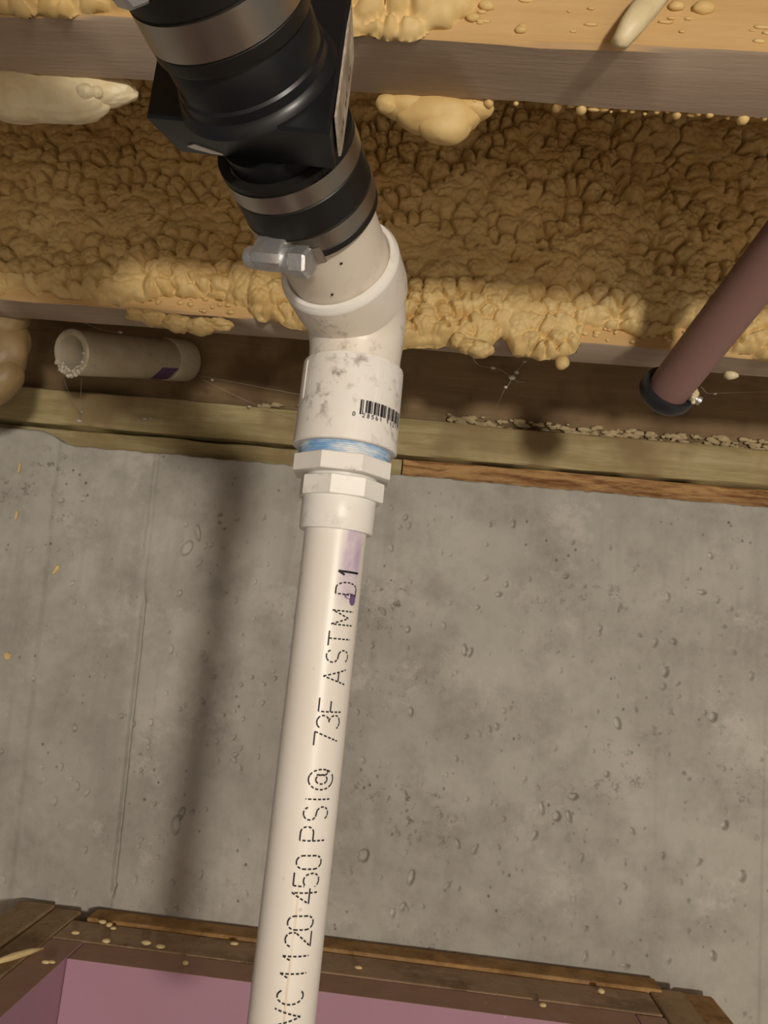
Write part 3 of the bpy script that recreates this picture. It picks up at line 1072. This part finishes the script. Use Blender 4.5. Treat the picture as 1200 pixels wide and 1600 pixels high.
def worm(parent, t, ang, R, L=.034, flip=1):
    a = math.radians(ang)
    rd = math.cos(a) * UX + math.sin(a) * VX
    tg = (-math.sin(a) * UX + math.cos(a) * VX) * flip
    c0 = Ee + AX * t + rd * R
    fr_ = (c0, rd, AX, tg)
    s_ = obj('clamp_screw', MB().lathe([(.0001, -L * .54), (.0042, -L * .54), (.0050, -L * .50), (.0054, -L * .40), (.0056, -L * .05), (.0054, L * .12), (.0058, L * .15), (.0062, L * .20), (.0062, L * .21)], fr_, 32), M['zinc'], parent)
    hx = [(.0072 * math.cos(i * PI / 3 + .3), .0072 * math.sin(i * PI / 3 + .3)) for i in range(6)]
    obj('hex_head', MB().prism(hx, L * .19, L * .46, fr_, bevel=.0012), M['zinc'], parent, smooth=20)
    hb = MB()
    # folded housing over the screw
    def hp(x, y, z):
        return c0 + rd * x + AX * y + tg * z
    sec = [(-.0065, -.0062), (-.0010, -.0064), (.0030, -.0050), (.0056, -.0005), (.0056, .0040), (.0030, .0072), (-.0065, .0072)]
    hb.rings([[hp(x * .9, y * .95, -L * .36) for x, y in sec], [hp(x, y, -L * .33) for x, y in sec], [hp(x, y, L * .05) for x, y in sec], [hp(x * .9, y * .95, L * .08) for x, y in sec]])
    obj('clamp_housing', hb, M['zinc'], parent, smooth=30)
    # free end of the strap lifting off the boot
    tb = []
    for z_, l_ in ((.002, -.0058), (.010, -.0052), (.017, -.0042), (.020, -.0056)):
        tb.append([hp(l_, -.0045, z_), hp(l_, .0050, z_), hp(l_ + .0007, .0050, z_), hp(l_ + .0007, -.0045, z_)])
    obj('strap_end', MB().rings(tb), M['steel'], parent, smooth=30)


b2 = band(.0794, .0878, .0308, lowb)
band(.1042, .1130, .0307, lowb)
b3 = band(.1745, .1882, .0312, upb)
band(.2010, .2125, .0313, upb)
worm(lowb, .0822, -100, .0368)
worm(upb, .2075, -118, .0372)

# pipe leaving the valve overhead, behind the viewer
op = obj('outlet_pipe', MB().lathe([(.022, .2125), (.02715, .2125), (.02715, .95), (.022, .95)], FR, 64), M['upper'])
tag(op, 'white pipe leaving the black valve overhead', 'pipe')

# ================================================================== maroon capped pipe, right
R0 = np.array([.2300, .760, .2730])
R1 = np.array([.2653, .620, .3412])
D = (R1 - R0)
Ln = np.linalg.norm(D)
D /= Ln
mp_ = thing('maroon_pipe', (R0[0], R0[1], R0[2] - .03), 'dull maroon plastic pipe slanting down in front of the foam', 'pipe')
path = [R0 - D * .004 + D * Ln * t for t in np.linspace(0, 1.55, 12)]
end = path[-1]
for k in range(1, 9):
    a = k / 8 * PI / 2
    path.append(end + D * .05 * math.sin(a) + np.array([0, 0, 1]) * .05 * (1 - math.cos(a)))
path.append(np.array([path[-1][0], path[-1][1], .632]))
rads = [.0213] * 21
obj('pipe', MB().tube(path, rads, 48), M['maroon'], mp_, smooth=60)
uu = np.cross([0, 0, 1.0], D)
uu /= np.linalg.norm(uu)
vv = np.cross(D, uu)
FM = (R0, uu, vv, D)
cap = obj('rubber_cap', MB().lathe([(.0210, .001), (.0235, .0035), (.0268, .004), (.0284, .001), (.0280, -.008), (.0240, -.014), (.0150, -.018), (.0001, -.018)], FM, 56), m_plain('cap_rubber', (.022, .024, .028), .35, 0, .4, .3, 40, .1), mp_)
tag(cap, 'black rubber cap on the lower pipe end')
sc = obj('clamp_screw', MB().lathe([(.0001, -.008), (.0030, -.008), (.0034, -.004), (.0034, .006), (.0044, .0065), (.0044, .010), (.0001, .010)], ((R0 + .0265 * (uu * .80 - vv * .35) + D * .004), D, uu * .5 + vv * .85, uu * .85 - vv * .5), 16), M['zinc'], cap)
mb = MB()
r = random.Random(8)
for k in range(12):
    a = math.radians(r.uniform(-48, 10))
    q = r.uniform(.0022, .0038)
    p = R0 + (.0222 + r.uniform(0, .0045)) * (math.cos(a) * uu + math.sin(a) * vv) + D * r.uniform(.004, .012)
    mb.blob(p, (q, q, q), .15, 1.5, 2, k)
obj('foam_beads', mb, M['foam_pale'], mp_, smooth=180, kind='stuff')

# ================================================================== open white stub pipe, left
st = thing('stub_pipe', (-.44, 1.04, .29), 'open ended dirty white pipe stub sticking out under the joist at left', 'pipe')
S0, S1 = np.array([-.4812, .930, .3188]), np.array([-.4080, 1.120, .3850])
d = S1 - S0
L = np.linalg.norm(d)
d /= L
rr, ri = .0300, .0205
u_ = np.cross([0, 0, 1.0], d)
u_ /= np.linalg.norm(u_)
w_ = np.cross(d, u_)
obj('pipe', MB().lathe([(rr, L), (rr, .002), (rr - .002, 0), (ri + .001, .001), (ri, .004), (ri * .98, .09), (.0001, .091)], (S0, u_, w_, d), 64, cap0=False, cap1=False), M['stubp'], st)
obj('coupling', MB().lathe([(.0300, L - .030), (.0322, L - .028), (.0325, L + .014)], (S0, u_, w_, d), 56), M['stubp'], st, smooth=50)
# purple primer ring and white crust
mb = MB()
rings_ = []
for t in (L - .068, L - .032):
    ring = []
    for k in range(13):
        a = math.radians(-150 + k * 9 + (8 if t > L - .02 else 0))
        ring.append(S0 + d * (t - .006 * math.sin(k * .5)) + (rr + .0003) * (math.cos(a) * u_ + math.sin(a) * w_))
    rings_.append(ring)
n = 13
mb.add(rings_[0] + rings_[1], [(i, i + 1, n + i + 1, n + i) for i in range(n - 1)])
tag(obj('primer_stain', mb, M['purple'], st, smooth=180), 'purple primer smear')
mb = MB()
r = random.Random(6)
for k in range(64):
    a = math.radians(r.gauss(-90, 30))
    q = r.uniform(.0012, .0032)
    p = S0 - d * r.uniform(-.004, .003) + (rr - r.uniform(-.001, .009)) * (math.cos(a) * u_ + math.sin(a) * w_)
    mb.blob(p, (q, q, q), .3, 1.6, 2, k)
obj('white_crust', mb, m_plain('mineral_crust', (.62, .56, .46), .9, 0, .1, .2, 200), st, smooth=180, kind='stuff')

# ================================================================== wooden box lined with pink foam board
BZ = -.395
bx = thing('lined_box', (-.04, .59, -.95), 'open brown wooden box lined with pink foam board against the wall', 'box')


def slab(x0, x1, y0, y1, z0, z1):
    return MB().box(x0, x1, y0, y1, z0, z1)


def part(name, mb, mat, label=None, bevel=.002):
    o = obj(name, mb, mat, bx, smooth=0, bevel=bevel)
    if label:
        o['label'] = label
    return o


part('sheathing_board', slab(-.385, .335, 1.028, 1.062, -.95, BZ + .004), M['osb'], 'rough brown back board along the wall')
part('sheathing_board', slab(.365, .402, .12, 1.05, -.95, BZ - .004), M['osb'])
part('sheathing_board', slab(-.486, -.440, .12, 1.058, -.95, BZ + .004), M['boxwood_y'])
part('top_plate', slab(-.402, .318, .969, 1.0265, BZ - .045, BZ), M['boxwood'], 'brown plank on the back rim')
part('top_plate', slab(-.438, -.403, .12, 1.055, BZ - .045, BZ + .001), M['boxwood_y'], 'brown plank on the left rim')
part('top_plate', slab(.320, .363, .12, 1.040, BZ - .045, BZ + .001), M['boxwood_y'], 'brown plank on the right rim')
part('top_plate', slab(-.486, .402, .08, .12, BZ - .045, BZ), M['boxwood'])
part('foam_board', slab(-.361, .285, .922, .968, -.94, BZ - .001), M['pink'], 'pink foam board at the back, top edge brown with dust', .001)
part('foam_board', slab(-.402, -.362, .166, .968, -.94, BZ - .0005), M['pink'], 'pink foam board on the left', .001)
part('foam_board', slab(.286, .319, .166, .966, -.94, BZ - .001), M['pink'], 'pink foam board on the right', .001)
part('foam_board', slab(-.361, .285, .121, .165, -.94, BZ - .001), M['pink'], 'pink foam board at the front', .001)

# ================================================================== crumbs, grit, sliver, cobwebs
CR = [(-.3616, 1.0223), (-.3504, 1.0152), (-.336, .9708), (-.3786, .981), (-.290, .9796), (-.271, .974), (-.3430, 1.010), (-.190, 1.010), (-.3748, .8975), (-.3685, .8994), (.1781, .950), (.2559, 1.005), (-.034, .9872), (-.23, .94), (-.10, .935)]
ORD = 'first second third fourth fifth sixth seventh eighth ninth tenth eleventh twelfth thirteenth fourteenth fifteenth'.split()
r = random.Random(12)
for k, (x, y) in enumerate(CR):
    q = r.uniform(.0024, .0042) * (1.5 if k == 2 else 1)
    zt = BZ + .0012 if x > -.35 else BZ + .002
    o = obj('foam_crumb', MB().blob((x, y, zt + q * .5), (q * r.uniform(1.1, 2), q, q * .7), .3, 1.5, 2, k), M['crumb'], smooth=180)
    rank = sorted(range(len(CR)), key=lambda i: CR[i][0]).index(k)
    tag(o, ORD[rank] + ' foam crumb from the left on the brown box rim', 'crumb', 'foam crumbs on the box rim')
mb = MB().tube([(-.425, .875, BZ + .004), (-.412, .895, BZ + .005), (-.402, .915, BZ + .004), (-.392, .928, BZ + .004)], [.002, .004, .0035, .001], 10)
tag(obj('foam_sliver', mb, M['crumb'], smooth=180), 'long yellow foam sliver on the left rim of the box', 'crumb')
WC = [(-.5921, .1158, .0022, .0075, 'upright yellow foam chip on the wall near the left edge'), (-.5247, .0452, .0034, .0085, 'slanting yellow foam chip on the wall, second from the left edge'),
      (-.5701, -.0827, .0062, .0052, 'fat yellow foam chip lowest on the wall at the left edge'), (-.60, .1862, .002, .008, 'thin pale foam chip highest on the wall at left')]
for x, z, a, b, lab in WC:
    o = obj('foam_chip', MB().blob((x, 1.0715, z), (a, .0035, b), .3, 1.5, 3, x * 40), M['crumb'], smooth=180)
    if 'slanting' in lab:
        o.rotation_euler = (0, math.radians(28), 0)
    tag(o, lab, 'foam chip')


def web(name, lines, clumps, label, rad=.00035):
    mb = MB()
    for ln in lines:
        P = [np.array(p, float) for p in ln]
        if len(P) == 2:
            mid = (P[0] + P[1]) / 2 - np.array([0, 0, .003])
            P = [P[0], (P[0] + mid) / 2 - np.array([0, 0, .0005]), mid, (mid + P[1]) / 2 - np.array([0, 0, .0005]), P[1]]
        mb.tube(P, rad, 5)
    for k, (c, q) in enumerate(clumps):
        mb.blob(c, (q * 1.5, q, q), .5, 2.2, 2, k + 3)
    o = obj(name, mb, M['web'], smooth=180, kind='stuff')
    return tag(o, label, 'cobweb')


web('cobweb', [[(-.488, .985, .303), (-.536, 1.099, .270)], [(-.536, 1.098, .300), (-.5366, 1.099, .270)], [(-.515, .985, .303), (-.537, 1.099, .280)], [(-.434, .857, .332), (-.44, .99, .372)]],
    [((-.5366, 1.099, .270), .0028), ((-.438, .97, .366), .002), ((-.535, 1.098, .284), .0016)], 'dusty cobweb strands below the open pipe stub', .0002)
web('cobweb', [[(-.365, 1.06, .345), (-.25, 1.05, .330), (-.15, 1.00, .305), (-.06, 1.099, .315)], [(-.345, 1.06, .338), (-.21, 1.099, .30)]], [((-.33, 1.055, .337), .0016), ((-.28, 1.09, .312), .0018)],
    'thin cobweb threads stretched from the pipe stub towards the white elbow', .0002)
web('cobweb', [[(.0452, .9, .3331), (.07, .9, .331), (.0849, .9, .3218)], [(.0849, .9, .3218), (.0989, .9, .3434), (.10, .858, .333)], [(.0849, .9, .3218), (.0781, .9, .3091)], [(.0849, .9, .3218), (.10, .9, .318)], [(.0452, .9, .3331), (.03, .857, .334)],
               [(.0781, .9, .3091), (.07, 1.099, .312)]],
    [((.0849, .9, .3218), .0028), ((.0609, .9, .332), .0018), ((.0989, .9, .3434), .0015), ((.0781, .9, .3091), .0015), ((.09, .9, .329), .002)], 'small torn cobweb under the middle joist right of the elbow', .0002)
web('cobweb', [[(.262, .76, .278), (.3353, .95, .3395), (.4102, .95, .3484), (.52, 1.0, .352)]], [((.345, .95, .340), .0012)], 'single cobweb thread right of the black pipe cap', .00018)
web('cobweb', [[(-.445, 1.05, .285), (-.42, 1.099, .279)], [(-.455, 1.099, .288), (-.43, 1.099, .281)]], [((-.437, 1.098, .2815), .0026), ((-.428, 1.098, .2835), .0020), ((-.445, 1.098, .279), .0014)], 'white cobweb tuft on the dark sill below the pipe stub', .0002)
